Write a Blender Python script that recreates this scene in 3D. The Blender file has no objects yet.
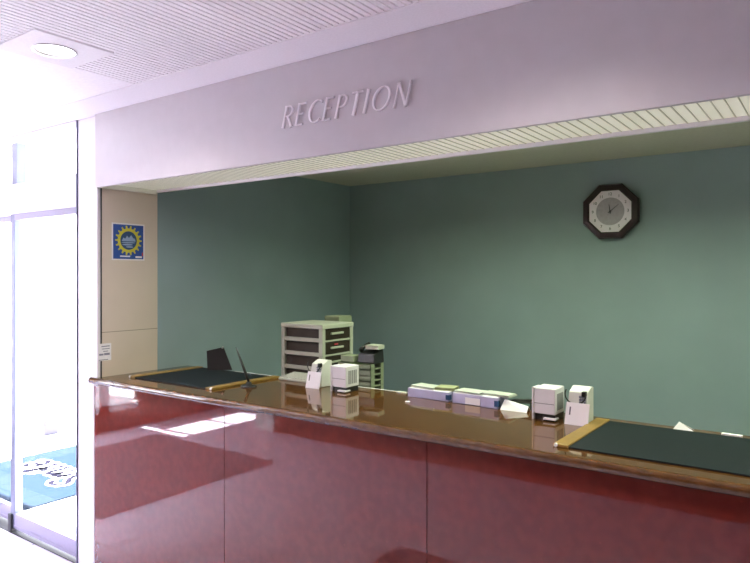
import bpy, bmesh, math, random
from mathutils import Vector, Matrix
random.seed(7)
S = bpy.context.scene
COL = S.collection
PI = math.pi

# ------------------------------------------------------------------ helpers
def lin(c):
    return c/12.92 if c <= 0.04045 else ((c+0.055)/1.055)**2.4
def rgb(r, g, b):
    return (lin(r/255), lin(g/255), lin(b/255), 1)

def mat(name, col, rough=0.5, metal=0.0, spec=0.5, var=0.0, vscale=30, bump=0.0, emit=0.0, emit_col=None):
    m = bpy.data.materials.new(name); m.use_nodes = True
    nt = m.node_tree; b = nt.nodes['Principled BSDF']
    b.inputs['Base Color'].default_value = col
    b.inputs['Roughness'].default_value = rough
    b.inputs['Metallic'].default_value = metal
    b.inputs['Specular IOR Level'].default_value = spec
    tc = nt.nodes.new('ShaderNodeTexCoord')
    if var > 0 or bump > 0:
        n = nt.nodes.new('ShaderNodeTexNoise'); n.inputs['Scale'].default_value = vscale
        n.inputs['Detail'].default_value = 4
        nt.links.new(tc.outputs['Object'], n.inputs['Vector'])
        if var > 0:
            r = nt.nodes.new('ShaderNodeValToRGB')
            r.color_ramp.elements[0].position = 0.3; r.color_ramp.elements[1].position = 0.7
            r.color_ramp.elements[0].color = tuple(max(0, c*(1-var)) for c in col[:3])+(1,)
            r.color_ramp.elements[1].color = tuple(min(1, c*(1+var)) for c in col[:3])+(1,)
            nt.links.new(n.outputs['Fac'], r.inputs['Fac'])
            nt.links.new(r.outputs['Color'], b.inputs['Base Color'])
        if bump > 0:
            bp = nt.nodes.new('ShaderNodeBump'); bp.inputs['Strength'].default_value = bump
            bp.inputs['Distance'].default_value = 0.002
            nt.links.new(n.outputs['Fac'], bp.inputs['Height'])
            nt.links.new(bp.outputs['Normal'], b.inputs['Normal'])
    if emit > 0:
        b.inputs['Emission Color'].default_value = emit_col or col
        b.inputs['Emission Strength'].default_value = emit
    return m

def granite(name, dark, mid, light, rough=0.03, scale=90):
    m = bpy.data.materials.new(name); m.use_nodes = True
    nt = m.node_tree; b = nt.nodes['Principled BSDF']
    tc = nt.nodes.new('ShaderNodeTexCoord')
    n = nt.nodes.new('ShaderNodeTexNoise'); n.inputs['Scale'].default_value = scale*0.3
    n.inputs['Detail'].default_value = 1; n.inputs['Roughness'].default_value = 0.4
    v = nt.nodes.new('ShaderNodeTexVoronoi'); v.inputs['Scale'].default_value = scale*0.22
    r = nt.nodes.new('ShaderNodeValToRGB')
    r.color_ramp.elements[0].position = 0.35; r.color_ramp.elements[0].color = dark
    r.color_ramp.elements[1].position = 0.66; r.color_ramp.elements[1].color = light
    e = r.color_ramp.elements.new(0.5); e.color = mid
    r2 = nt.nodes.new('ShaderNodeValToRGB')
    r2.color_ramp.elements[0].position = 0.06; r2.color_ramp.elements[0].color = (0.2, 0.2, 0.2, 1)
    r2.color_ramp.elements[1].position = 0.11; r2.color_ramp.elements[1].color = (0, 0, 0, 1)
    mx = nt.nodes.new('ShaderNodeMix'); mx.data_type = 'RGBA'; mx.blend_type = 'MIX'
    nt.links.new(tc.outputs['Object'], n.inputs['Vector'])
    nt.links.new(tc.outputs['Object'], v.inputs['Vector'])
    nt.links.new(n.outputs['Fac'], r.inputs['Fac'])
    nt.links.new(v.outputs['Distance'], r2.inputs['Fac'])
    nt.links.new(r2.outputs['Color'], mx.inputs['Factor'])
    nt.links.new(r.outputs['Color'], mx.inputs['A'])
    mx.inputs['B'].default_value = (light[0]*1.8, light[1]*2.2, light[2]*2.0, 1)
    nt.links.new(mx.outputs['Result'], b.inputs['Base Color'])
    b.inputs['Roughness'].default_value = rough
    b.inputs['IOR'].default_value = 1.64
    return m

def tile_mat(name, c1, c2, mortar, size, gap, rough, plane='xy', mortar_rough=None):
    m = bpy.data.materials.new(name); m.use_nodes = True
    nt = m.node_tree; b = nt.nodes['Principled BSDF']
    tc = nt.nodes.new('ShaderNodeTexCoord')
    vec = tc.outputs['Object']
    if plane == 'yz':
        sp = nt.nodes.new('ShaderNodeSeparateXYZ'); cb = nt.nodes.new('ShaderNodeCombineXYZ')
        nt.links.new(vec, sp.inputs[0])
        nt.links.new(sp.outputs[1], cb.inputs[0]); nt.links.new(sp.outputs[2], cb.inputs[1])
        vec = cb.outputs[0]
    br = nt.nodes.new('ShaderNodeTexBrick')
    br.offset = 0.0; br.squash = 1.0
    br.inputs['Color1'].default_value = c1; br.inputs['Color2'].default_value = c2
    br.inputs['Mortar'].default_value = mortar
    br.inputs['Scale'].default_value = 1.0
    br.inputs['Mortar Size'].default_value = gap
    br.inputs['Brick Width'].default_value = size[0]; br.inputs['Row Height'].default_value = size[1]
    nt.links.new(vec, br.inputs['Vector'])
    nz = nt.nodes.new('ShaderNodeTexNoise'); nz.inputs['Scale'].default_value = 6; nz.inputs['Detail'].default_value = 6
    nt.links.new(tc.outputs['Object'], nz.inputs['Vector'])
    rp = nt.nodes.new('ShaderNodeValToRGB')
    rp.color_ramp.elements[0].color = (0.9, 0.9, 0.9, 1); rp.color_ramp.elements[1].color = (1, 1, 1, 1)
    nt.links.new(nz.outputs['Fac'], rp.inputs['Fac'])
    mx = nt.nodes.new('ShaderNodeMix'); mx.data_type = 'RGBA'; mx.blend_type = 'MULTIPLY'
    mx.inputs['Factor'].default_value = 1
    nt.links.new(br.outputs['Color'], mx.inputs['A']); nt.links.new(rp.outputs['Color'], mx.inputs['B'])
    nt.links.new(mx.outputs['Result'], b.inputs['Base Color'])
    b.inputs['Roughness'].default_value = rough
    return m

def glass_mat(name, tint=(0.95, 0.97, 1, 1), refl=0.06):
    m = bpy.data.materials.new(name); m.use_nodes = True
    nt = m.node_tree; nt.nodes.remove(nt.nodes['Principled BSDF'])
    t = nt.nodes.new('ShaderNodeBsdfTransparent'); t.inputs['Color'].default_value = tint
    g = nt.nodes.new('ShaderNodeBsdfGlossy'); g.inputs['Roughness'].default_value = 0.02
    x = nt.nodes.new('ShaderNodeMixShader'); x.inputs[0].default_value = refl
    nt.links.new(t.outputs[0], x.inputs[1]); nt.links.new(g.outputs[0], x.inputs[2])
    nt.links.new(x.outputs[0], nt.nodes['Material Output'].inputs['Surface'])
    return m

class MB:
    """collects shapes, then links them as one mesh object"""
    def __init__(self): self.bm = bmesh.new()
    def box(self, x0, x1, y0, y1, z0, z1, M=None):
        vs = []
        for z in (z0, z1):
            for x, y in ((x0, y0), (x1, y0), (x1, y1), (x0, y1)):
                p = Vector((x, y, z))
                if M is not None: p = M @ p
                vs.append(self.bm.verts.new(p))
        for f in ((3, 2, 1, 0), (4, 5, 6, 7), (0, 1, 5, 4), (1, 2, 6, 5), (2, 3, 7, 6), (3, 0, 4, 7)):
            self.bm.faces.new([vs[i] for i in f])
        return self
    def quad(self, pts):
        self.bm.faces.new([self.bm.verts.new(Vector(p)) for p in pts]); return self
    def loft(self, rings, caps=True, closed=True):
        R = [[self.bm.verts.new(Vector(p)) for p in r] for r in rings]
        n = len(R[0])
        for a, b in zip(R, R[1:]):
            for i in range(n if closed else n-1):
                j = (i+1) % n
                self.bm.faces.new([a[i], a[j], b[j], b[i]])
        if caps:
            self.bm.faces.new(list(reversed(R[0]))); self.bm.faces.new(R[-1])
        return self
    def cyl(self, p0, p1, r0, r1=None, n=20, caps=True):
        p0, p1 = Vector(p0), Vector(p1); r1 = r0 if r1 is None else r1
        d = (p1-p0).normalized(); u = d.orthogonal().normalized(); v = d.cross(u)
        def ring(p, r): return [p+u*(r*math.cos(2*PI*i/n))+v*(r*math.sin(2*PI*i/n)) for i in range(n)]
        return self.loft([ring(p0, r0), ring(p1, r1)], caps)
    def tube(self, pts, r, n=8):
        pts = [Vector(p) for p in pts]; rings = []
        ref = None
        for i, p in enumerate(pts):
            d = (pts[min(i+1, len(pts)-1)]-pts[max(i-1, 0)]).normalized()
            u = d.orthogonal().normalized() if ref is None else (ref-d*ref.dot(d)).normalized()
            ref = u; v = d.cross(u)
            rr = r[i] if isinstance(r, (list, tuple)) else r
            rings.append([p+u*(rr*math.cos(2*PI*k/n))+v*(rr*math.sin(2*PI*k/n)) for k in range(n)])
        return self.loft(rings)
    def prism(self, poly, f, t0, t1):
        """poly: 2-D outline; f(a, b, t) -> 3-D"""
        return self.loft([[f(a, b, t0) for a, b in poly], [f(a, b, t1) for a, b in poly]])
    def ribbon(self, pts, w, f, t0, t1, flat=False):
        """a pen stroke: widths w along pts, thickness t0..t1"""
        n = len(pts)
        L, R = [], []
        for i, (a, b) in enumerate(pts):
            p, q = pts[max(i-1, 0)], pts[min(i+1, n-1)]
            dx, dy = q[0]-p[0], q[1]-p[1]; l = math.hypot(dx, dy) or 1
            ww = (w[i] if isinstance(w, (list, tuple)) else w)/2
            L.append((a-dy/l*ww, b+dx/l*ww)); R.append((a+dy/l*ww, b-dx/l*ww))
        for i in range(n-1):
            quad = [L[i], R[i], R[i+1], L[i+1]]
            if flat: self.quad([f(a, b, t1) for a, b in quad])
            else: self.prism(quad, f, t0, t1)
        return self
    def disc(self, cx, cy, r, f, t, n=16):
        self.bm.faces.new([self.bm.verts.new(Vector(f(cx+r*math.cos(2*PI*i/n), cy+r*math.sin(2*PI*i/n), t))) for i in range(n)])
        return self
    def build(self, name, m, parent=None, loc=(0, 0, 0), rz=0, bevel=0, seg=2, smooth=False, recalc=True):
        if recalc: bmesh.ops.recalc_face_normals(self.bm, faces=self.bm.faces)
        me = bpy.data.meshes.new(name); self.bm.to_mesh(me); self.bm.free()
        me.materials.append(m)
        if smooth:
            for p in me.polygons: p.use_smooth = True
        o = bpy.data.objects.new(name, me); COL.objects.link(o)
        o.location = loc; o.rotation_euler = (0, 0, rz)
        if parent: o.parent = parent
        if bevel:
            b = o.modifiers.new('bevel', 'BEVEL'); b.width = bevel; b.segments = seg; b.limit_method = 'ANGLE'
            b.harden_normals = False
        return o

def tag(o, label, cat, group=None):
    o['label'] = label; o['category'] = cat
    if group: o['group'] = group
    return o
def thing(name, label, cat, loc, rz=0, group=None):
    o = bpy.data.objects.new(name, None); COL.objects.link(o)
    o.empty_display_size = 0.05
    o.location = loc; o.rotation_euler = (0, 0, rz)
    return tag(o, label, cat, group)
def struct(o):
    o['kind'] = 'structure'; return o
def sempty(name):
    o = bpy.data.objects.new(name, None); COL.objects.link(o); o['kind'] = 'structure'; return o
def dup(root, loc, label, rz=None):
    r = root.copy(); COL.objects.link(r); r.location = loc; r['label'] = label
    if rz is not None: r.rotation_euler = (0, 0, rz)
    for ch in list(root.children):
        c = ch.copy(); COL.objects.link(c); c.parent = r
        for g in list(ch.children):
            d = g.copy(); COL.objects.link(d); d.parent = c
    return r

# ------------------------------------------------------------------ measures (metres; camera stands at x=0, y=0)
EYE = 1.66
CT = 1.093            # counter top
YF = 2.03             # counter front face / fascia / glazing plane
YB = 2.637            # counter back edge
XL = -3.36            # left side of the reception opening
YW = 4.313            # office back wall
ZC = 2.563            # lobby ceiling
ZF = 2.152            # fascia bottom
ZO = 2.418            # office ceiling
XR = 2.6
XG = -6.33            # left glazed wall
YR = -0.9             # lobby rear wall

# ------------------------------------------------------------------ materials
M = {}
M['floor'] = tile_mat('floor_tile', (0.76, 0.70, 0.86, 1), (0.73, 0.67, 0.83, 1), (0.34, 0.30, 0.37, 1), (0.45, 0.45), 0.009, 0.5)
M['ceil'] = mat('ceiling_paint', (0.88, 0.86, 0.88, 1), 0.8, var=0.03, vscale=120)
M['ceilrib'] = mat('ribbed_board', (0.95, 0.93, 0.95, 1), 0.8, var=0.03, vscale=60)
M['fascia'] = mat('fascia_paint', (0.58, 0.555, 0.585, 1), 0.45, var=0.02, vscale=15)
M['green'] = mat('green_wall_paint', (0.295, 0.385, 0.415, 1), 0.85, var=0.05, vscale=3)
M['officeceil'] = mat('office_ceiling_board', (0.6, 0.57, 0.48, 1), 0.85, var=0.04, vscale=50)
M['officefloor'] = mat('office_carpet', (0.16, 0.16, 0.15, 1), 0.9, var=0.2, vscale=200)
M['stone'] = tile_mat('beige_stone', (0.74, 0.64, 0.54, 1), (0.71, 0.615, 0.52, 1), (0.36, 0.3, 0.22, 1), (5.0, 1.343), 0.002, 0.35, 'yz')
M['alu'] = mat('white_aluminium', (0.82, 0.80, 0.84, 1), 0.4, 0.0, 0.5)
M['alugrey'] = mat('grey_aluminium', (0.14, 0.15, 0.23, 1), 0.35, 0.3)
M['rail'] = mat('lavender_aluminium', (0.27, 0.25, 0.36, 1), 0.4)
M['dark'] = mat('dark_gasket', (0.03, 0.03, 0.035, 1), 0.6)
M['granite'] = granite('red_granite', (0.108, 0.0145, 0.0105, 1), (0.116, 0.016, 0.0115, 1), (0.125, 0.018, 0.013, 1))
M['granitetop'] = granite('red_granite_top', (0.075, 0.029, 0.007, 1), (0.089, 0.036, 0.008, 1), (0.105, 0.044, 0.011, 1), rough=0.05)
M['wood'] = mat('dark_wood_panel', (0.10, 0.045, 0.035, 1), 0.4, var=0.25, vscale=8)
M['wall'] = mat('pale_wall', (0.7, 0.67, 0.66, 1), 0.7, var=0.03, vscale=10)
M['glass'] = glass_mat('clear_glass')
M['mat_green'] = mat('dark_green_leather', (0.010, 0.015, 0.018, 1), 0.65, spec=0.12, var=0.15, vscale=250, bump=0.15)
M['gold'] = mat('gold_strip', (0.28, 0.165, 0.038, 1), 0.45, 0.25, var=0.15, vscale=25)
M['black'] = mat('black_plastic', (0.012, 0.012, 0.013, 1), 0.35)
M['white'] = mat('white_plastic', (0.74, 0.72, 0.76, 1), 0.4, var=0.02)
M['white2'] = mat('off_white_plastic', (0.66, 0.66, 0.62, 1), 0.45, var=0.02)
M['paper'] = mat('white_paper', (0.86, 0.84, 0.87, 1), 0.8, var=0.02)
M['greypart'] = mat('grey_plastic', (0.25, 0.25, 0.27, 1), 0.45)
M['frame'] = mat('pale_frame_plastic', (0.40, 0.41, 0.34, 1), 0.5, var=0.03)
M['smoke'] = mat('smoked_drawer_plastic', (0.028, 0.019, 0.013, 1), 0.6, spec=0.3, var=0.3, vscale=12)
M['lav'] = mat('lavender_card', (0.48, 0.47, 0.68, 1), 0.6, var=0.05)
M['tray'] = mat('pale_green_tray', (0.24, 0.27, 0.18, 1), 0.5)
M['letter'] = mat('brushed_letter', (0.93, 0.90, 0.93, 1), 0.4, 0.0)
M['clockwood'] = mat('dark_clock_wood', (0.028, 0.012, 0.016, 1), 0.35, var=0.3, vscale=30)
M['clockface'] = mat('clock_face_white', (0.93, 0.88, 0.96, 1), 0.6)
M['clockdisc'] = mat('clock_dial_grey', (0.46, 0.43, 0.49, 1), 0.5, var=0.08, vscale=60)
M['ink'] = mat('dark_print', (0.08, 0.08, 0.1, 1), 0.6)
M['inkgrey'] = mat('grey_print', (0.25, 0.25, 0.33, 1), 0.6)
M['blue'] = mat('poster_blue', (0.018, 0.075, 0.33, 1), 0.5)
M['yellow'] = mat('poster_yellow', (0.62, 0.55, 0.05, 1), 0.5)
M['posterpale'] = mat('poster_pale_blue', (0.30, 0.40, 0.62, 1), 0.5)
M['posterdeep'] = mat('poster_deep_blue', (0.02, 0.07, 0.18, 1), 0.5)
M['posterred'] = mat('poster_red', (0.5, 0.04, 0.06, 1), 0.5)
M['rug'] = mat('dark_red_carpet', (0.22, 0.18, 0.22, 1), 0.95, var=0.3, vscale=300)
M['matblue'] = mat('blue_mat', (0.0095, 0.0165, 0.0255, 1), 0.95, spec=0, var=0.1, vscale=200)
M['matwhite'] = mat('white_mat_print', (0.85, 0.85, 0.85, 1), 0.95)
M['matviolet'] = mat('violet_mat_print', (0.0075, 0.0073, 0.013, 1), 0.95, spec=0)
M['concrete'] = mat('pale_concrete', (0.75, 0.74, 0.75, 1), 0.9, var=0.05, vscale=4)
M['diffuser'] = mat('lit_diffuser', (0.8, 0.8, 0.7, 1), 0.6, emit=0.235, emit_col=(1.0, 0.99, 0.80, 1))
M['louvre'] = mat('louvre_white', (0.75, 0.75, 0.66, 1), 0.6)
M['lens'] = mat('lit_lens', (0.9, 0.9, 0.9, 1), 0.4, emit=10, emit_col=(1, 0.97, 0.93, 1))
M['silver'] = mat('silver_ring', (0.7, 0.68, 0.7, 1), 0.3, 0.5)

# ------------------------------------------------------------------ setting: lobby
m = MB(); m.box(XG-0.1, XR, -3.0, YF+0.12, -0.12, 0); m.box(XL-0.16, XR, YF+0.12, YW+0.1, -0.12, 0)
struct(m.build('floor', M['floor']))
# ribbed ceiling field (ribs run away from the entrance wall), plain border
XRIB = -2.71
m = MB(); m.box(XG, XR, -3.0, YF+0.4, ZC+0.009, ZC+0.12)
m.box(XG, XRIB, -3.0, 1.81, ZC, ZC+0.009)
pitch = 0.028
x = XRIB
HX0, HX1, HY0, HY1 = -2.712, -2.388, 1.19, 1.515
DLX = (-2.55, -0.75, 1.05)
while x < XR-0.03:
    if any(x+0.019 > c-0.162 and x < c+0.162 for c in DLX):
        m.box(x, x+0.019, -0.9, HY0, ZC, ZC+0.009)
        m.box(x, x+0.019, HY1, 1.81, ZC, ZC+0.009)
    else:
        m.box(x, x+0.019, -0.9, 1.81, ZC, ZC+0.009)
    x += pitch
struct(m.build('ceiling', M['ceilrib']))
struct(MB().box(XG, XR, 1.81, YF+0.02, ZC-0.004, ZC+0.009).build('trim_1', M['ceil']))
# fascia beam above the opening
m = MB(); m.box(XL, XR, YF-0.02, YF, ZF, ZC-0.0045)
struct(m.build('wall_fascia', M['fascia'], bevel=0.002))
m = MB(); m.box(XL, XR, YF+0.0005, YF+0.385, ZF+0.05, ZC+0.008)
struct(m.build('trim_2', M['ceil']))
# stone reveal on the left of the opening
struct(MB().box(XL-0.16, XL, YF+0.022, YF+0.385, 0, ZC).build('wall_reveal', M['stone']))
# white post between door glazing and counter
m = MB(); m.box(XL-0.205, XL-0.0055, YF-0.003, YF+0.12, CT-0.05, ZC-0.006); m.box(XL-0.205, XL-0.0390, YF-0.003, YF+0.12, 0, CT-0.05)
struct(m.build('trim_3', M['alu'], bevel=0.004))
m = MB(); m.box(XL-0.005, XL-0.0005, YF+0.015, YF+0.03, CT, ZC-0.006)
struct(m.build('trim_4', M['dark']))
struct(MB().box(XL-0.214, XL-0.2055, YF-0.010, YF+0.03, 0, ZC-0.006).build('trim_8', M['alugrey']))
# lobby rear wall, its lit end painted as a pale column, recess behind, right wall
struct(MB().box(-4.88, XR, YR-0.12, YR, 0, ZC+0.02).build('wall_rear', M['wood']))
struct(MB().box(-5.15, -4.88, YR-0.2, YR+0.02, 0, ZC).build('lit_wall_end', M['wall'], bevel=0.004))
struct(MB().box(XG, -4.88, -3.0, -2.9, 0, ZC).build('wall_recess', M['wood']))
struct(MB().box(-4.98, -4.88, -2.9, YR-0.2, 0, ZC).build('wall_recess_side', M['wall']))
struct(MB().box(XR, XR+0.1, -1.0, YW+0.1, 0, ZC+0.1).build('wall_right', M['wall']))
# ------------------------------------------------------------------ left glazed wall
wl = sempty('window_1')
m = MB(); m.box(XG-0.1, XG, -0.25, YF+0.05, 0, 0.2); m.box(XG-0.1, XG, -1.4, -0.25, 0, 0.95); m.box(XG-0.1, XG, -3.0, -1.4, 0, ZC+0.02)
m.box(XG-0.1, XG, -1.4, YF+0.05, 2.2, ZC+0.02)
struct(m.build('wall_left', M['wood']))
m = MB()
for y in (-0.28, 0.1, 0.16, 0.8, 1.45, 1.98): m.box(XG-0.07, XG-0.01, y, y+0.06, 0.2 if y > -0.2 else 0.95, 2.2)
for y in (-1.4, -0.86): m.box(XG-0.07, XG-0.01, y, y+0.05, 0.95, 2.2)
m.box(XG-0.07, XG-0.01, -1.4, 2.03, 2.14, 2.2); m.box(XG-0.07, XG-0.01, -0.25, 2.03, 0.2, 0.27)
m.box(XG-0.07, XG-0.01, -1.4, -0.25, 0.95, 1.0)
m.build('window_frame', M['alu'], wl)
m = MB(); m.quad([(XG-0.04, -1.4, 0.95), (XG-0.04, -0.25, 0.95), (XG-0.04, -0.25, 2.2), (XG-0.04, -1.4, 2.2)])
m.quad([(XG-0.04, -0.25, 0.2), (XG-0.04, 2.0, 0.2), (XG-0.04, 2.0, 2.2), (XG-0.04, -0.25, 2.2)])
m.build('window_pane', M['glass'], wl)
struct(MB().box(-8.6, -8.5, -1.2, 2.1, -0.02, 2.3).build('sky_blocker', mat('lilac_sky_blocker', (0.34, 0.31, 0.40, 1), 0.9, var=0.05)))  # wall added out of view to dim the sky reflected in the counter
# unseen slab added outside to keep sun off the front left glazing
struct(MB().box(XG-1.5, XG-0.1, -0.12, 2.2, 2.62, 2.75).build('sun_blocker', M['concrete']))

# ------------------------------------------------------------------ entrance glazing and sliding doors (plane y = YF)
dr = sempty('door_1')
x1 = XL-0.214
def leaf(parent, xa, xb, y, shoe=True):
    m = MB(); m.box(xa, xa+0.052, y, y+0.035, 0.03, 2.06); m.build('door_stile', M['alugrey'], parent, bevel=0.003)
    m = MB(); m.box(xb-0.014, xb, y, y+0.035, 0.03, 2.06); m.build('door_stile', M['rail'], parent, bevel=0.003)
    m = MB(); m.box(xa+0.052, xb-0.014, y, y+0.035, 0.03, 0.128); m.box(xa+0.052, xb-0.014, y-0.003, y, 0.045, 0.055)
    m.build('door_rail', M['rail'], parent, bevel=0.003)
    m = MB(); m.box(xa+0.052, xb-0.014, y, y+0.035, 2.02, 2.06); m.build('door_rail', M['rail'], parent)
    m = MB(); m.quad([(xa+0.05, y+0.018, 0.12), (xb-0.012, y+0.018, 0.12), (xb-0.012, y+0.018, 2.03), (xa+0.05, y+0.018, 2.03)])
    m.build('door_pane', M['glass'], parent)
    m = MB(); m.box(xa-0.012, xa+0.03, y-0.012, y+0.03, 0.008, 0.12); m.build('door_guide', M['dark'], parent, bevel=0.003)
leaf(dr, -4.375, x1, YF)
d2 = sempty('door_2')
leaf(d2, -5.3, -4.39, YF+0.05)
d3 = sempty('window_2')
m = MB(); m.box(XG, XG+0.06, YF, YF+0.06, 0, 2.06); m.box(-5.36, -5.3, YF, YF+0.06, 0, 2.06); m.box(XG+0.06, -5.36, YF, YF+0.06, 0, 0.12)
m.build('window_frame', M['alu'], d3)
MB().quad([(XG, YF+0.03, 0.1), (-5.3, YF+0.03, 0.1), (-5.3, YF+0.03, 2.06), (XG, YF+0.03, 2.06)]).build('window_pane', M['glass'], d3)
tw = sempty('window_3')
m = MB(); m.box(XG, x1, YF-0.012, YF+0.1, 2.06, 2.25); m.box(XG, x1, YF-0.01, YF+0.1, 2.515, ZC-0.006)
m.build('window_frame', M['alu'], tw, bevel=0.003)
m = MB(); m.box(-4.36, -4.29, YF, YF+0.06, 2.25, 2.515); m.box(-5.33, -5.27, YF, YF+0.06, 2.25, 2.515); m.build('window_mullion', M['alugrey'], tw)
MB().quad([(XG, YF+0.04, 2.25), (x1, YF+0.04, 2.25), (x1, YF+0.04, 2.515), (XG, YF+0.04, 2.515)]).build('window_pane', M['glass'], tw)
struct(MB().box(XG, x1, YF-0.01, YF+0.1, 0.0, 0.006).build('trim_7', M['dark']))

# ------------------------------------------------------------------ outside
struct(MB().box(-40, 12, YF+0.12, 45, -0.14, -0.02).build('ground', M['concrete']))
struct(MB().box(-40, XG-0.1, -30, YF+0.12, -0.14, -0.02).build('ground_side', M['concrete']))
t = thing('entrance_mat', 'light blue entrance mat with white Smile lettering lying outside the glass door', 'doormat', (-5.43, 3.2, -0.02))
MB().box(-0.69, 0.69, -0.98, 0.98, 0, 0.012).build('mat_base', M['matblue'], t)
def catmull(p, n=8):
    P = [p[0]]+list(p)+[p[-1]]; out = []
    for i in range(1, len(P)-2):
        a, b, c, d = P[i-1], P[i], P[i+1], P[i+2]
        for k in range(n):
            s = k/n
            out.append(tuple(0.5*(2*b[j]+(c[j]-a[j])*s+(2*a[j]-5*b[j]+4*c[j]-d[j])*s*s+(3*b[j]-a[j]-3*c[j]+d[j])*s**3) for j in (0, 1)))
    out.append(tuple(p[-1])); return out
smile = {
 'S': [[(0.72, 1.18), (0.5, 1.4), (0.22, 1.28), (0.2, 1.0), (0.48, 0.74), (0.62, 0.42), (0.42, 0.06), (0.08, 0.1), (0.0, 0.3)]],
 'm': [[(0.92, 0.85), (0.86, 0.0)], [(0.9, 0.5), (1.1, 0.86), (1.26, 0.72), (1.22, 0.0)], [(1.25, 0.5), (1.44, 0.86), (1.62, 0.72), (1.58, 0.1), (1.72, 0.04)]],
 'i': [[(1.93, 0.85), (1.87, 0.18), (2.02, 0.02)], [(1.97, 1.14), (1.97, 1.16)]],
 'l': [[(2.14, 0.5), (2.4, 1.2), (2.3, 1.42), (2.2, 1.1), (2.22, 0.2), (2.38, 0.02)]],
 'e': [[(2.6, 0.42), (2.95, 0.5), (3.0, 0.74), (2.8, 0.86), (2.6, 0.66), (2.58, 0.3), (2.76, 0.04), (3.06, 0.14)]],
}
K = 0.23
def on_mat(a, b, tt): return ((-(a-1.55)*K*1.22), -0.30-(b-0.5)*K, tt)
w_ = MB()
for ch in 'Smile':
    v_ = MB()
    for k_, st in enumerate(smile[ch]):
        if ch == 'i' and k_ == 1:
            v_.build('letter_i', M['matviolet'], t)['label'] = 'violet letter of the word Smile'; v_ = MB()
        c = catmull(st, 6) if len(st) > 2 else st
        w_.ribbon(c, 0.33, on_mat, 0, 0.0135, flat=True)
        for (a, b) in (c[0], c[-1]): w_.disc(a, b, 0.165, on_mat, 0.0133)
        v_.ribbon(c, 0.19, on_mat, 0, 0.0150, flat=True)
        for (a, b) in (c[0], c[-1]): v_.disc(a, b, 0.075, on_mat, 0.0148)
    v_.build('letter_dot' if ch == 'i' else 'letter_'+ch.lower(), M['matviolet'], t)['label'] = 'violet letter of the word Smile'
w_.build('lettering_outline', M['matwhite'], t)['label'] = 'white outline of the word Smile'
tag(MB().box(-0.1, 0.1, -0.08, 0.08, 0, 0.17).build('reflection_block', mat('lilac_reflection', (0.035, 0.032, 0.048, 1), 0.8), None, (-6.87, 3.56, -0.02), bevel=0.01),
    'small lilac block beyond the blue mat, standing in for a pale reflection', 'block')  # a pale reflection put in as a lilac block

# carpets in the lobby, seen in the polished counter front
tag(MB().box(-0.85, 0.85, -0.84, 0.84, 0, 0.008).build('carpet_runner', M['rug'], None, (-4.95, 0.74, 0)), 'large dark red carpet mat inside the glass door', 'carpet')
tag(MB().box(-1.0, 1.0, -0.42, 0.42, 0, 0.008).build('carpet_runner', M['rug'], None, (-1.2, 1.17, 0)), 'dark red carpet mat along the foot of the counter', 'carpet')

# ------------------------------------------------------------------ office behind
struct(MB().box(XL-0.16, XL, YF+0.386, YW, 0, ZO+0.1).build('wall_left_office', M['green']))
struct(MB().box(XL-0.16, XR, YW, YW+0.1, 0, ZO+0.1).build('wall_back', M['green']))
struct(MB().box(XL, XR, YF+0.386, YW, ZO, ZO+0.1).build('ceiling_office', M['officeceil']))
struct(MB().box(XL, XR, YB+0.01, YW, 0, 0.004).build('floor_office', M['officefloor']))

# ------------------------------------------------------------------ soffit light
t = thing('soffit_light', 'long pale green lit ribbed diffuser under the fascia', 'light', (0, 0, 0))
y0, y1 = YF, YF+0.365
MB().box(XL+0.02, XR-0.02, y0+0.003, y1, ZF+0.026, ZF+0.046).build('diffuser', M['diffuser'], t)
m = MB(); x = XL+0.06
while x < XR-0.06:
    m.box(x, x+0.0035, y0+0.003, y1, ZF+0.0225, ZF+0.026); x += 0.036
m.build('louvre', M['louvre'], t)
m = MB(); m.box(XL+0.001, XR, y1, y1+0.02, ZF+0.010, ZF+0.05); m.build('edge_trim', M['alu'], t, bevel=0.002)
m = MB(); m.box(XL+0.001, XL+0.02, y0+0.003, y1, ZF, ZF+0.05); m.build('end_cap', M['louvre'], t)

# ------------------------------------------------------------------ downlight
t = thing('downlight', 'square white recessed ceiling downlight with bright round lamp', 'light', ((HX0+HX1)/2, (HY0+HY1)/2, ZC))
h = 0.16; R = 0.078; n = 40
def ringpt(r, i, z): return (r*math.cos(2*PI*i/n), r*math.sin(2*PI*i/n), z)
def sqpt(i, z):
    a = 2*PI*i/n; c, s = math.cos(a), math.sin(a); k = h/max(abs(c), abs(s)); return (c*k, s*k, z)
m = MB(); m.loft([[sqpt(i, 0.0085) for i in range(n)], [sqpt(i, -0.002) for i in range(n)], [ringpt(R, i, -0.002) for i in range(n)], [ringpt(R, i, 0.0085) for i in range(n)]], caps=False)
m.build('square_plate', M['ceil'], t)
m = MB(); m.loft([[ringpt(R+0.005, i, -0.002) for i in range(n)], [ringpt(R+0.005, i, -0.005) for i in range(n)], [ringpt(R-0.004, i, -0.005) for i in range(n)], [ringpt(R-0.012, i, 0.0085) for i in range(n)]], caps=False)
m.build('trim_ring', M['silver'], t, smooth=True)
m = MB(); m.loft([[ringpt(r, i, z) for i in range(n)] for r, z in ((0.070, 0.0075), (0.064, 0.002), (0.045, -0.002), (0.015, -0.004))])
m.build('lamp_lens', M['lens'], t, smooth=True)
t['group'] = 'ceiling downlights'  # copies below are unseen, added to brighten the right side
dup(t, (DLX[1], 1.3525, ZC), 'unseen square ceiling downlight added to light the middle of the counter')
dup(t, (DLX[2], 1.3525, ZC), 'unseen square ceiling downlight added to light the right end of the counter')

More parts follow.
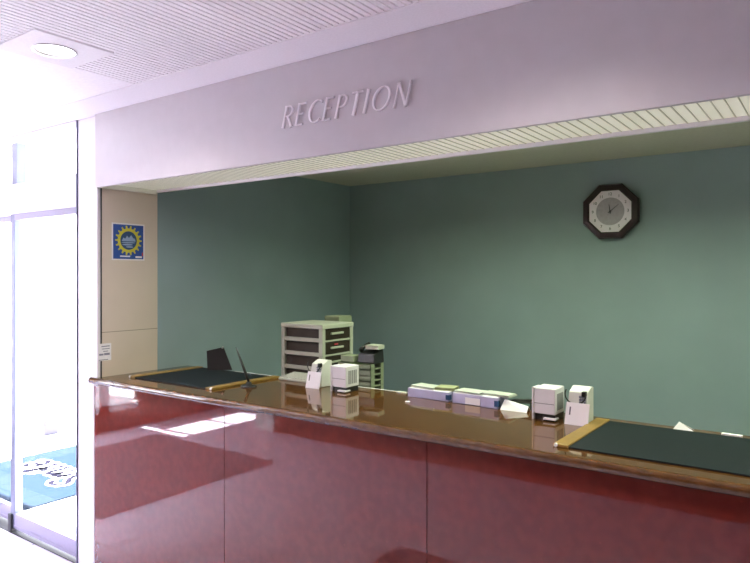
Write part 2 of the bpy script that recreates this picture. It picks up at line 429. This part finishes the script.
# ------------------------------------------------------------------ RECEPTION lettering
t = thing('reception_sign', 'raised pale metal RECEPTION lettering mounted on the fascia', 'sign', (-1.927, YF-0.02, 2.288))
def arc(cx, cy, rx, ry, a0, a1, n=18):
    return [(cx+rx*math.cos(math.radians(a0+(a1-a0)*i/n)), cy+ry*math.sin(math.radians(a0+(a1-a0)*i/n))) for i in range(n+1)]
def awid(a0, a1, n=18, thick=0.105, thin=0.052):
    return [thin+(thick-thin)*abs(math.cos(math.radians(a0+(a1-a0)*i/n))) for i in range(n+1)]
TK, TN = 0.115, 0.062
def flare(p, q, w):
    (a, b), (c, d) = p, q
    P = [(a+(c-a)*s, b+(d-b)*s) for s in (0, 0.08, 0.25, 0.5, 0.75, 0.92, 1)]
    return P, [w*1.35, w*1.12, w, w*0.92, w, w*1.12, w*1.35]
G = {
 'R': (0.62, [flare((0.06, 0), (0.06, 1), TK), ([(0.06, 0.96), (0.25, 0.96)]+arc(0.25, 0.74, 0.24, 0.22, 90, -90)+[(0.06, 0.52)], [TN]*2+awid(90, -90)+[TN]), flare((0.24, 0.52), (0.6, 0.0), TK)]),
 'E': (0.52, [flare((0.06, 0), (0.06, 1), TK), flare((0.06, 0.965), (0.45, 0.965), TN), flare((0.06, 0.52), (0.40, 0.52), TN), flare((0.06, 0.035), (0.46, 0.035), TN)]),
 'C': (0.74, [(arc(0.48, 0.5, 0.42, 0.48, 48, 312, 26), awid(48, 312, 26))]),
 'P': (0.56, [flare((0.06, 0), (0.06, 1), TK), ([(0.06, 0.96), (0.25, 0.96)]+arc(0.25, 0.72, 0.25, 0.24, 90, -90)+[(0.06, 0.48)], [TN]*2+awid(90, -90)+[TN])]),
 'T': (0.58, [flare((0.28, 0), (0.28, 1), TK), flare((0.0, 0.965), (0.56, 0.965), TN)]),
 'I': (0.2, [flare((0.07, 0), (0.07, 1), TK)]),
 'O': (0.96, [(arc(0.47, 0.5, 0.42, 0.47, 0, 360, 36), awid(0, 360, 36))]),
 'N': (0.76, [flare((0.06, 0), (0.06, 1), TN), flare((0.06, 1), (0.66, 0), TK), flare((0.66, 0), (0.66, 1), TN)]),
}
word = 'RECEPTION'; gap = 0.22
total = sum(G[c][0] for c in word)+gap*(len(word)-1)
H = 0.091; LW = 0.635
kx = LW/total; pen = 0
for c in word:
    wd, strokes = G[c]; m = MB()
    for pts, ws in strokes:
        def f(a, b, tt, pen=pen): return ((pen+a)*kx+b*H*0.26, tt, b*H)
        # true stroke widths in metres
        P = [((pen+a)*kx+b*H*0.26, b*H) for a, b in pts]
        m.ribbon(P, [w*H*0.95 for w in ws], lambda a, b, tt: (a, tt, b), -0.009, -0.001)
    o = m.build('letter_'+c.lower(), M['letter'], t)
    pen += wd+gap

# ------------------------------------------------------------------ counter
t = thing('reception_counter', 'long polished red granite reception counter', 'counter', (0, 0, 0))
TH = 0.036
prof = [(YB, CT), (2.018, CT)]
for i in range(1, 8):
    a = PI/2+PI*i/8; prof.append((2.018+TH/2*math.cos(a), CT-TH/2+TH/2*math.sin(a)))
prof += [(2.018, CT-TH), (YB, CT-TH)]
m = MB(); m.prism(prof, lambda a, b, tt: (tt, a, b), XL+0.001, XR-0.002)
m.prism(prof[1:-1], lambda a, b, tt: (tt, a, b), XL-0.050, XL+0.002)
m.build('countertop', M['granitetop'], t)
xs = [XL-0.038, -2.32, -1.225, -0.13, 0.965, 2.06, XR]
for a, b in zip(xs, xs[1:]):
    MB().box(a+0.0015, b-0.0015, YF, YF+0.02, 0.0, CT-TH).build('front_panel', M['granite'], t)
MB().box(XL+0.008, XR-0.002, YF+0.02, YB-0.03, 0.0, CT-TH-0.001).build('counter_body', M['dark'], t)
MB().box(-2.93, -1.66, YB+0.0005, YB+0.012, CT-0.02, CT-0.0005).build('back_edge_trim', M['paper'], t)['label'] = 'white strip along the back edge'

# low desk behind the counter
t = thing('back_desk', 'low staff desk hidden behind the counter', 'desk', (0, 0, 0))
MB().box(-3.3, -0.2, 2.70, 3.5, 0.69, 0.72).build('desktop', M['white2'], t, bevel=0.003)
for x in (-3.28, -1.76, -0.24): MB().box(x, x+0.03, 2.74, 3.46, 0.004, 0.69).build('panel_leg', M['white2'], t)

# desk mats
def desk_mat(label, loc):
    t = thing('desk_mat', label, 'desk mat', loc)
    MB().box(0.04, 0.66, -0.0, 0.47, 0, 0.006).build('writing_pad', M['mat_green'], t, bevel=0.001)
    for x0 in (0, 0.70-0.052):
        MB().box(x0, x0+0.052, -0.004, 0.474, 0, 0.011).build('gold_edge', M['gold'], t, bevel=0.003)['label'] = 'gold edge strip'
    for x0 in (0.010, 0.690):
        MB().cyl((x0, -0.007, 0.0065), (x0, 0.004, 0.0065), 0.0062, 0.0062, 12).build('corner_tip', M['paper'], t)
    return t
t1 = desk_mat('dark green desk mat at the left end of the counter beside the pen stand', (-3.225, 2.135, CT))
t2 = dup(t1, (-0.775, 2.096, CT), 'dark green gold-edged desk mat at the right end of the counter')

# black standing board at the back of the left mat
t = thing('display_board', 'small black board standing at the back of the left desk mat', 'display board', (-3.005, 2.59, CT+0.0068), math.radians(36))
m = MB()
poly = [(-0.07, 0), (0.078, 0), (0.022, 0.135), (-0.078, 0.112)]
m.prism(poly, lambda a, b, tt: (a, tt+b*0.12, b), -0.004, 0.004); m.build('board', M['black'], t, bevel=0.001)
m = MB(); m.cyl((0.016, 0.010, 0.131), (0.016, 0.024, 0.134), 0.006, 0.006, 10); m.build('clip', M['silver'], t)
m = MB(); m.prism([(-0.03, 0.0), (0.03, 0.0), (0.01, 0.08), (-0.01, 0.08)], lambda a, b, tt: (a, tt+0.05-b*0.38, b), -0.002, 0.002); m.build('rear_strut', M['black'], t)

# pen stand
t = thing('pen_stand', 'black pen stand with a tall slanted pen beside the left mat', 'pen stand', (-2.455, 2.31, CT))
m = MB()
prof = [(0.036, 0), (0.036, 0.004), (0.030, 0.009), (0.014, 0.012), (0.010, 0.026)]
m.loft([[(r*1.35*math.cos(2*PI*i/24), r*math.sin(2*PI*i/24), z) for i in range(24)] for r, z in prof]); m.build('base', M['black'], t, smooth=True)
m = MB(); m.tube([(0.0, 0, 0.026), (-0.015, -0.004, 0.06), (-0.031, -0.009, 0.10), (-0.052, -0.015, 0.15), (-0.073, -0.022, 0.20)], [0.006, 0.0075, 0.007, 0.005, 0.002], 10)
m.build('pen', M['black'], t, smooth=True)

# keyboard at the back edge
t = thing('keyboard', 'white keyboard on the counter edge in front of the drawer cabinet', 'keyboard', (-2.33, 2.628, CT))
m = MB(); m.loft([[(-0.165, -0.063, 0), (0.165, -0.063, 0), (0.165, 0.065, 0), (-0.165, 0.065, 0)], [(-0.165, -0.063, 0.012), (0.165, -0.063, 0.012), (0.165, 0.065, 0.028), (-0.165, 0.065, 0.028)]])
m.build('case', M['frame'], t, bevel=0.003)
for r in range(5):
    for k in range(15):
        xx = -0.155+k*0.0208; yy = -0.055+r*0.0232; zz = 0.013+r*0.0029
        m = MB() if (r == 0 and k == 0) else m
        m.box(xx, xx+0.016, yy, yy+0.018, zz, zz+0.006)
m.build('key_block', mat('key_grey', (0.42, 0.42, 0.38, 1), 0.6), t)

# drawer cabinet
def cabinet():
    t = thing('drawer_cabinet', 'pale grey plastic cabinet with smoked drawers behind the keyboard', 'drawer cabinet', (-2.66, 2.76, 0.72))
    W, D, Hh = 0.315, 0.28, 0.667
    m = MB()
    p = 0.026
    for (x, y) in ((0, 0), (W-p, 0), (0, D-p), (W-p, D-p)): m.box(x, x+p, y, y+p, 0, Hh-0.02)
    n = 8; ph = (Hh-0.02)/n
    for i in range(n):
        z = i*ph
        m.box(p, W-p, 0.002, 0.012, z, z+0.022); m.box(p, W-p, D-0.012, D-0.002, z, z+0.022)
        m.box(0.002, 0.012, p, D-p, z, z+0.022); m.box(W-0.012, W-0.003, p, D-p, z, z+0.010)
    m.build('frame', M['frame'], t)
    MB().box(-0.003, W+0.003, -0.003, D+0.003, Hh-0.026, Hh).build('top', M['frame'], t, bevel=0.004)
    for i in range(n):
        z = i*ph
        d = MB().box(0.016, W-0.004, 0.016, D-0.028, z+0.013, z+ph-0.006).build('drawer', M['smoke'], t)
        MB().box(W-0.004, W+0.006, 0.075, 0.185, z+0.040, z+0.052).build('handle', M['frame'], d, bevel=0.002)
        if i == n-2:
            MB().box(W-0.004, W, 0.11, 0.14, z+0.060, z+0.068).build('red_label', M['posterred'], d)
    return t
cabinet()
t = thing('storage_box', 'pale green storage box standing behind the drawer cabinet', 'box', (-2.61, 3.10, 0.72))
MB().box(0, 0.11, 0, 0.12, 0, 0.65).build('body', M['tray'], t, bevel=0.004)
MB().box(-0.004, 0.114, -0.004, 0.124, 0.65, 0.692).build('lid', M['tray'], t, bevel=0.004)

# letter tray stack with a black device on top
t = thing('letter_tray_stack', 'stack of pale green letter trays right of the drawer cabinet', 'letter tray', (-2.265, 2.80, 0.72))
for i in range(15):
    z = i*0.031
    m = MB(); m.box(0, 0.225, 0.0, 0.12, z, z+0.004)
    m.box(0, 0.004, 0.0, 0.12, z, z+0.031)
    m.box(0.0, 0.221, 0.116, 0.12, z, z+0.031)
    m.box(0.004, 0.225, 0.0, 0.004, z, z+0.026)
    m.box(0.221, 0.225, 0.0, 0.035, z, z+0.031); m.box(0.221, 0.225, 0.095, 0.12, z, z+0.031)
    m.build('tray', M['tray'], t)
zt = 0.72+15*0.031
t = thing('desk_telephone', 'black telephone with pale papers on top of the letter tray stack', 'telephone', (-2.095, 2.868, zt))
m = MB(); m.loft([[(-0.055, -0.045, 0), (0.062, -0.045, 0), (0.062, 0.05, 0), (-0.055, 0.05, 0)], [(-0.05, -0.04, 0.05), (0.058, -0.04, 0.05), (0.058, 0.046, 0.075), (-0.05, 0.046, 0.075)]])
m.build('body', M['black'], t, bevel=0.005)
m = MB(); m.tube([(-0.036, -0.035, 0.07), (-0.040, 0, 0.086), (-0.036, 0.04, 0.094)], [0.014, 0.010, 0.014], 12); m.build('handset', M['black'], t, smooth=True)
tag(MB().box(-0.036, 0.042, -0.035, 0.035, 0, 0.022).build('paper_pad', M['frame'], None, (-2.067, 2.872, zt+0.0765), 0.1), 'pale paper pad lying on the black telephone', 'paper pad')
tag(MB().box(-0.05, 0.035, -0.04, 0.04, 0, 0.034).build('card_box', M['tray'], None, (-2.205, 2.85, zt+0.001), 0.03, bevel=0.002), 'small pale card box on the letter trays beside the telephone', 'box')

# ------------------------------------------------------------------ card printers, terminals and cards
def printer(label, loc):
    t = thing('receipt_printer', label, 'receipt printer', loc, 0, 'receipt printers on the counter')
    W, D, Hh = 0.094, 0.105, 0.126
    MB().box(0.006, W, 0, D, 0.024, Hh).build('case', M['white'], t, bevel=0.004)
    MB().box(0.0, 0.007, -0.004, D*0.6, 0, Hh+0.001).build('side_plate', M['white'], t, bevel=0.001)
    MB().box(0.010, W-0.002, 0.006, D-0.004, 0.0, 0.024).build('base', M['black'], t)
    m = MB(); m.box(0.009, W-0.004, -0.001, 0.001, 0.064, 0.0665); m.build('seam', M['greypart'], t)
    m = MB()
    for k in range(5): m.box(W-0.001, W+0.0012, 0.02+k*0.014, 0.028+k*0.014, 0.04, 0.105)
    m.build('side_vent', M['greypart'], t)
    MB().box(0.05, W+0.004, -0.012, 0.03, 0.006, 0.012).build('paper_slip', M['paper'], t)
    return t
p1 = printer('white receipt printer to the left of the right desk mat', (-0.992, 2.45, CT))
p2 = dup(p1, (-2.035, 2.46, CT), 'white receipt printer in front of the letter tray stack')

def terminal(label, loc):
    t = thing('card_terminal', label, 'card terminal', loc, 0, 'card terminals behind the white cards')
    m = MB(); m.prism([(0, 0), (0.085, 0), (0.085, 0.132), (0.055, 0.136), (0.012, 0.118), (0.0, 0.07)], lambda a, b, tt: (tt, a, b), 0, 0.074)
    m.build('case', M['white2'], t, bevel=0.004)
    m = MB(); m.box(0.010, 0.04, -0.001, 0.004, 0.075, 0.1, Matrix.Translation((0, 0.004, 0)) @ Matrix.Rotation(-0.22, 4, 'X') @ Matrix.Translation((0, 0, 0)))
    m.build('screen', M['greypart'], t)
    m = MB()
    for r in range(3):
        for k in range(3): m.box(0.044+k*0.009, 0.050+k*0.009, -0.002, 0.006, 0.076+r*0.011, 0.084+r*0.011)
    m.build('keypad', M['inkgrey'], t)
    pts = []
    for i in range(25):
        s = i/24; a = PI*(0.05+1.1*s)
        pts.append((0.034+0.040*math.cos(-a), -0.012-0.004*math.sin(s*PI), 0.112-0.036*math.sin(a)))
    m = MB(); m.tube(catmull3(pts) if False else pts, 0.0028, 8); m.build('cable', M['black'], t, smooth=True)
    MB().box(0.056, 0.071, -0.010, 0.012, 0.104, 0.124).build('plug', M['black'], t, bevel=0.002)
    return t
q1 = terminal('white card terminal with black cable just left of the right desk mat', (-0.858, 2.478, CT))
q2 = dup(q1, (-2.205, 2.50, CT), 'white card terminal with black cable beside the keyboard')

def card(label, loc):
    t = thing('notice_card', label, 'card', loc, 0, 'white notice cards leaning on the terminals')
    m = MB(); m.prism([(0, 0), (0.09, 0.0), (0.092, 0.082), (0.004, 0.082)], lambda a, b, tt: (a, tt+b*0.2, b), 0, 0.003); m.build('card_sheet', M['paper'], t)
    m = MB(); m.prism([(0.016, 0.036), (0.021, 0.036), (0.022, 0.066), (0.017, 0.066)], lambda a, b, tt: (a, tt+b*0.2, b), -0.0008, 0.0004); m.build('printed_mark', M['ink'], t)
    return t
c1 = card('white notice card leaning on the terminal by the right desk mat', (-0.858, 2.438, CT))
c2 = dup(c1, (-2.205, 2.462, CT), 'white notice card leaning on the terminal by the keyboard')

# ------------------------------------------------------------------ trays and papers in the middle
def tray(label, x0, x1, y, yd, hgt, label_at=None, end=None):
    t = thing('document_tray', label, 'document tray', ((x0+x1)/2, y+yd/2, CT), math.radians(-1.5))
    w = (x1-x0)/2
    m = MB(); m.box(-w, w, -yd/2, yd/2, 0, 0.003); m.box(-w, w, -yd/2, -yd/2+0.004, 0, hgt); m.box(-w, w, yd/2-0.004, yd/2, 0, hgt)
    m.box(-w, -w+0.004, -yd/2, yd/2, 0, hgt); m.box(w-0.004, w, -yd/2, yd/2, 0, hgt)
    m.build('tray_body', M['lav'], t)
    MB().box(-w+0.005, w-0.005, -yd/2+0.005, yd/2-0.005, 0.003, hgt+0.002).build('sheets', M['paper'], t)
    if end: MB().box(w-0.016, w+0.002, -yd/2-0.002, -yd/2+0.02, hgt*0.2, hgt*0.75).build('end_clip', M['posterdeep'], t)
    if label_at: MB().box(label_at[0], label_at[1], -yd/2-0.002, -yd/2, 0.003, hgt*0.72).build('front_label', M['paper'], t)
    return t
tray('long lavender document tray, leftmost of the three on the counter', -1.652, -1.428, 2.562, 0.1, 0.040, None, True)
tray('lavender document tray with white front label, middle of three', -1.408, -1.265, 2.552, 0.1, 0.044, (-0.005, 0.068), False)
tray('short lavender document tray with dark end clip beside the folded card', -1.262, -1.180, 2.540, 0.1, 0.046, None, True)
pz = CT+0.0425
def sheets(label, x, y, z, w, d, th, rz, m='paper'):
    mb = MB()
    k = max(2, int(th/0.003))
    for i in range(k):
        dx, dy, a = random.uniform(-.004, .004), random.uniform(-.004, .004), random.uniform(-.03, .03)
        mb.box(-w/2, w/2, -d/2, d/2, th*i/k, th*(i+0.9)/k, Matrix.Translation((dx, dy, 0)) @ Matrix.Rotation(a, 4, 'Z'))
    return tag(mb.build('paper_pile', M[m], None, (x, y, z), rz), label, 'papers')
M['greenpaper'] = mat('pale_green_paper', (0.42, 0.45, 0.40, 1), 0.8)
M['olivepaper'] = mat('olive_paper', (0.30, 0.31, 0.18, 1), 0.8)
sheets('loose white papers piled on the leftmost lavender tray', -1.575, 2.615, pz, 0.13, 0.08, 0.010, -0.1, 'greenpaper')
sheets('olive green paper pile over the gap right of the leftmost tray', -1.475, 2.625, pz, 0.09, 0.08, 0.014, 0.15, 'olivepaper')
sheets('pale papers on the labelled middle tray', -1.335, 2.605, pz+0.0045, 0.13, 0.085, 0.008, -0.05, 'greenpaper')
sheets('pale green paper sheaf on the short tray with dark clip', -1.20, 2.60, pz+0.0065, 0.13, 0.07, 0.010, -0.08, 'greenpaper')
t = thing('stapler', 'black stapler lying between the short tray and the receipt printer', 'stapler', (-1.10, 2.612, CT), math.radians(4))
MB().box(-0.065, 0.065, -0.016, 0.016, 0, 0.010).build('base', M['black'], t, bevel=0.002)
m = MB(); m.prism([(-0.062, 0.018), (0.06, 0.030), (0.062, 0.046), (-0.03, 0.038), (-0.062, 0.030)], lambda a, b, tt: (a, tt, b), -0.014, 0.014); m.build('arm', M['black'], t, bevel=0.002)
m = MB(); m.box(0.035, 0.062, -0.012, 0.012, 0.008, 0.034); m.build('hinge', M['black'], t)
t = MB()
t.loft([[(-0.062, 0.0, 0), (0.055, 0.0, 0), (0.055, 0.022, 0.022), (-0.05, 0.026, 0.042)], [(-0.062, 0.003, 0), (0.055, 0.003, 0), (0.055, 0.025, 0.022), (-0.05, 0.029, 0.042)]])
t.loft([[(-0.062, 0.052, 0), (0.055, 0.045, 0), (0.055, 0.023, 0.022), (-0.05, 0.027, 0.042)], [(-0.062, 0.055, 0), (0.055, 0.048, 0), (0.055, 0.026, 0.022), (-0.05, 0.030, 0.042)]])
tag(t.build('folded_card', M['paper'], None, (-1.108, 2.538, CT), math.radians(2)), 'folded white paper card standing left of the right receipt printer', 'card')
tag(MB().box(-0.011, 0.011, -0.006, 0.006, 0, 0.006).build('eraser', M['paper'], None, (-1.574, 2.44, CT), 0.2, bevel=0.002), 'tiny white eraser in front of the leftmost lavender tray', 'eraser')
tag(MB().box(-0.03, 0.03, -0.012, 0.012, 0, 0.007).build('folded_note', M['greenpaper'], None, (-1.715, 2.615, CT), -0.1), 'pale folded note at the left of the lavender trays', 'note')
t = MB()
t.loft([[(-0.034, 0, 0), (0.036, 0, 0), (-0.016, 0.016, 0.026)], [(-0.034, 0.002, 0), (0.036, 0.002, 0), (-0.016, 0.018, 0.026)]])
t.loft([[(-0.034, 0.034, 0), (0.036, 0.026, 0), (-0.016, 0.016, 0.026)], [(-0.034, 0.036, 0), (0.036, 0.028, 0), (-0.016, 0.018, 0.026)]])
tag(t.build('folded_note', M['paper'], None, (-0.468, 2.592, CT), 0), 'small white folded note standing behind the right desk mat', 'note')
tag(MB().box(-0.033, 0.033, -0.009, 0.009, 0, 0.006).build('paper_strip', M['paper'], None, (-0.31, 2.602, CT), 0.0), 'flat white paper strip behind the right desk mat', 'paper')

# ------------------------------------------------------------------ wall clock
t = thing('wall_clock', 'octagonal dark wooden wall clock on the green back wall', 'clock', (-1.20, YW, 2.076))
def octo(r, y): return [(r/math.cos(PI/8)*math.cos(PI/8+PI/4*i), y, r/math.cos(PI/8)*math.sin(PI/8+PI/4*i)) for i in range(8)]
m = MB(); m.loft([octo(0.172, 0), octo(0.176, -0.045), octo(0.168, -0.062), octo(0.142, -0.066), octo(0.133, -0.056), octo(0.133, -0.02)], caps=False)
m.build('frame', M['clockwood'], t)
m = MB(); m.loft([octo(0.134, -0.03), octo(0.134, -0.050)]); m.build('face', M['clockface'], t)
m = MB(); m.cyl((0, -0.0495, 0), (0, -0.0505, 0), 0.089, 0.089, 40); m.build('dial_disc', M['clockdisc'], t)
for i in range(12):
    a = PI/2-2*PI*(i+1)/12
    cu = bpy.data.curves.new('numeral', 'FONT'); cu.body = str(i+1); cu.size = 0.026; cu.align_x = 'CENTER'; cu.align_y = 'CENTER'; cu.extrude = 0.0005
    tmp = bpy.data.objects.new('tmp', cu); COL.objects.link(tmp); bpy.context.view_layer.update()
    me = bpy.data.meshes.new_from_object(tmp.evaluated_get(bpy.context.evaluated_depsgraph_get())); me.materials.clear(); me.materials.append(M['ink'])
    bpy.data.objects.remove(tmp)
    o = bpy.data.objects.new('numeral', me); COL.objects.link(o); o.parent = t
    o.location = (0.111*math.cos(a), -0.0508, 0.111*math.sin(a)); o.rotation_euler = (PI/2, 0, 0)
def hand(name, ang, l, w, y):
    m = MB(); a = PI/2-ang; d = (math.cos(a), math.sin(a)); nn = (-d[1], d[0])
    P = [(-d[0]*0.015+nn[0]*w, -d[1]*0.015+nn[1]*w), (-d[0]*0.015-nn[0]*w, -d[1]*0.015-nn[1]*w), (d[0]*l-nn[0]*w*0.4, d[1]*l-nn[1]*w*0.4), (d[0]*l+nn[0]*w*0.4, d[1]*l+nn[1]*w*0.4)]
    m.prism(P, lambda a_, b_, tt: (a_, tt, b_), y, y-0.0015); m.build(name, M['ink'], t)
hand('hour_hand', math.radians(-8), 0.045, 0.0035, -0.053)
hand('minute_hand', math.radians(52), 0.07, 0.0025, -0.055)
MB().cyl((0, -0.050, 0), (0, -0.058, 0), 0.005, 0.004, 12).build('hand_cap', M['ink'], t)

# ------------------------------------------------------------------ poster and sticker on the stone reveal (plane x = XL)
t = thing('mounted_poster', 'small blue poster with yellow sun ring on the beige stone', 'poster', (XL, 2.217, 1.858))
PW, PH = 0.098, 0.099
MB().box(0, 0.002, -PW-0.008, PW+0.008, -PH-0.008, PH+0.008).build('border', M['paper'], t)
MB().box(0.002, 0.003, -PW, PW, -PH, PH).build('blue_sheet', M['blue'], t)
f = lambda a, b, tt: (tt, a, b)
m = MB()
R0, R1 = 0.054, 0.070; n = 48
for i in range(n):
    a0, a1 = 2*PI*i/n, 2*PI*(i+1)/n
    m.prism([(R0*math.cos(a0), R0*math.sin(a0)), (R1*math.cos(a0), R1*math.sin(a0)), (R1*math.cos(a1), R1*math.sin(a1)), (R0*math.cos(a1), R0*math.sin(a1))], f, 0.003, 0.0042)
for i in range(18):
    a = 2*PI*i/18; c, s = math.cos(a), math.sin(a)
    m.prism([(0.068*c-0.006*s, 0.068*s+0.006*c), (0.068*c+0.006*s, 0.068*s-0.006*c), (0.086*c+0.004*s, 0.086*s-0.004*c), (0.086*c-0.004*s, 0.086*s+0.004*c)], f, 0.003, 0.004)
o = m.build('sun_ring', M['yellow'], t); o.location = (0, 0, 0.008)
m = MB(); m.prism([(0.054*math.cos(2*PI*i/32), 0.054*math.sin(2*PI*i/32)+0.008) for i in range(32)], f, 0.003, 0.0034); m.build('inner_disc', M['posterdeep'], t)
m = MB()
m.prism([(-0.045, 0.004), (-0.034, 0.024), (-0.022, 0.018), (-0.010, 0.036), (0.002, 0.022), (0.016, 0.040), (0.030, 0.022), (0.040, 0.020), (0.046, 0.004)], f, 0.0034, 0.0042)
for (a, b, rx, ry) in ((-0.002, -0.004, 0.046, 0.0035), (-0.008, -0.016, 0.034, 0.005), (0.006, -0.029, 0.024, 0.004)):
    m.prism([(a+rx*math.cos(2*PI*i/20), b+ry*math.sin(2*PI*i/20)) for i in range(20)], f, 0.0034, 0.0042)
m.build('cloud_print', M['posterpale'], t)
MB().box(0.003, 0.0036, -0.055, 0.01, -0.088, -0.080).build('caption_print', M['paper'], t)
MB().box(0.003, 0.0036, 0.045, 0.088, -0.092, -0.082).build('caption_print', M['paper'], t)
m = MB(); m.box(0.003, 0.0036, 0.088, 0.096, -0.08, -0.06); m.build('red_print', M['posterred'], t)
t = thing('mounted_sticker', 'small white notice sticker low on the beige stone', 'sticker', (XL, 2.068, 1.232))
MB().box(0, 0.001, -0.04, 0.04, -0.048, 0.048).build('label_sheet', M['paper'], t)
m = MB()
for k, (a, b, hh) in enumerate(((-0.02, 0.03, 0.005), (-0.018, 0.03, 0.004), (-0.01, 0.02, 0.004))): m.box(0.001, 0.0016, a, b, 0.03-k*0.014, 0.03-k*0.014+hh)
m.box(0.001, 0.0016, -0.034, -0.008, -0.018, -0.008); m.box(0.001, 0.0016, -0.004, 0.03, -0.018, -0.006); m.box(0.001, 0.0016, -0.036, 0.02, -0.045, -0.041)
m.build('printed_text', M['inkgrey'], t)

# ------------------------------------------------------------------ light
W = bpy.data.worlds.new('sky'); S.world = W; W.use_nodes = True
bg = W.node_tree.nodes['Background']; bg.inputs['Color'].default_value = (0.90, 0.92, 1.0, 1); bg.inputs['Strength'].default_value = 12.0
def light(name, kind, loc, energy, col=(1, 1, 1), size=None, rot=(0, 0, 0), **kw):
    l = bpy.data.lights.new(name, kind); l.energy = energy; l.color = col
    if size and kind == 'AREA':
        l.shape = 'RECTANGLE'; l.size, l.size_y = size
    for k, v in kw.items(): setattr(l, k, v)
    o = bpy.data.objects.new(name, l); COL.objects.link(o); o.location = loc; o.rotation_euler = rot
    return o
# sun from the left, high
sd = Vector((0.42, -0.03, -1.0)).normalized()
o = light('sun', 'SUN', (-10, 3, 12), 105.0, (1, 0.96, 0.9), angle=math.radians(0.6))
o.rotation_euler = sd.to_track_quat('-Z', 'Y').to_euler()
# sky portals in the glazing
p = light('sky_portal_door', 'AREA', ((XG+x1)/2, YF+0.2, 1.27), 1, size=(x1-XG, 2.5), rot=(math.radians(-90), 0, 0)); p.data.cycles.is_portal = True
p = light('sky_portal_side', 'AREA', (XG-0.15, 0.3, 1.25), 1, size=(2.1, 3.6), rot=(0, math.radians(-90), 0)); p.data.cycles.is_portal = True
# downlight lamps; the two on the right are unseen, added for their light
for x in DLX:
    light('downlight_lamp', 'SPOT', (x, 1.3525, ZC-0.012), 62, (1, 0.90, 0.82), spot_size=math.radians(150), spot_blend=1.0, shadow_soft_size=0.07)
# fill lights added over the office, unseen behind the fascia
for x in (-1.45, 0.3):
    light('office_fill', 'AREA', (x, 2.85, ZO-0.03), 19, (0.84, 1.0, 0.66), size=(1.2, 0.25), spread=math.radians(158))

# ------------------------------------------------------------------ camera
cam = bpy.data.cameras.new('camera'); co = bpy.data.objects.new('camera', cam); COL.objects.link(co)
f_px = 646.6
cam.sensor_width = 36; cam.lens = f_px/750*36
cam.shift_y = -5.5/750
co.location = (0, 0, EYE); co.rotation_euler = (PI/2, 0, math.radians(35.7))
cam.clip_start = 0.02
S.camera = co
S.view_settings.view_transform = 'Standard'; S.view_settings.look = 'None'
S.view_settings.gamma = 1; S.view_settings.exposure = 0.33
try: S.view_settings.use_curve_mapping = False
except Exception: pass
S.cycles.max_bounces = 10; S.cycles.diffuse_bounces = 6; S.cycles.transparent_max_bounces = 12
S.cycles.sample_clamp_indirect = 8; S.cycles.caustics_reflective = False; S.cycles.blur_glossy = 0.5
S.cycles.use_denoising = True
S.cycles.denoising_prefilter = 'ACCURATE'
S.cycles.denoising_quality = 'HIGH'
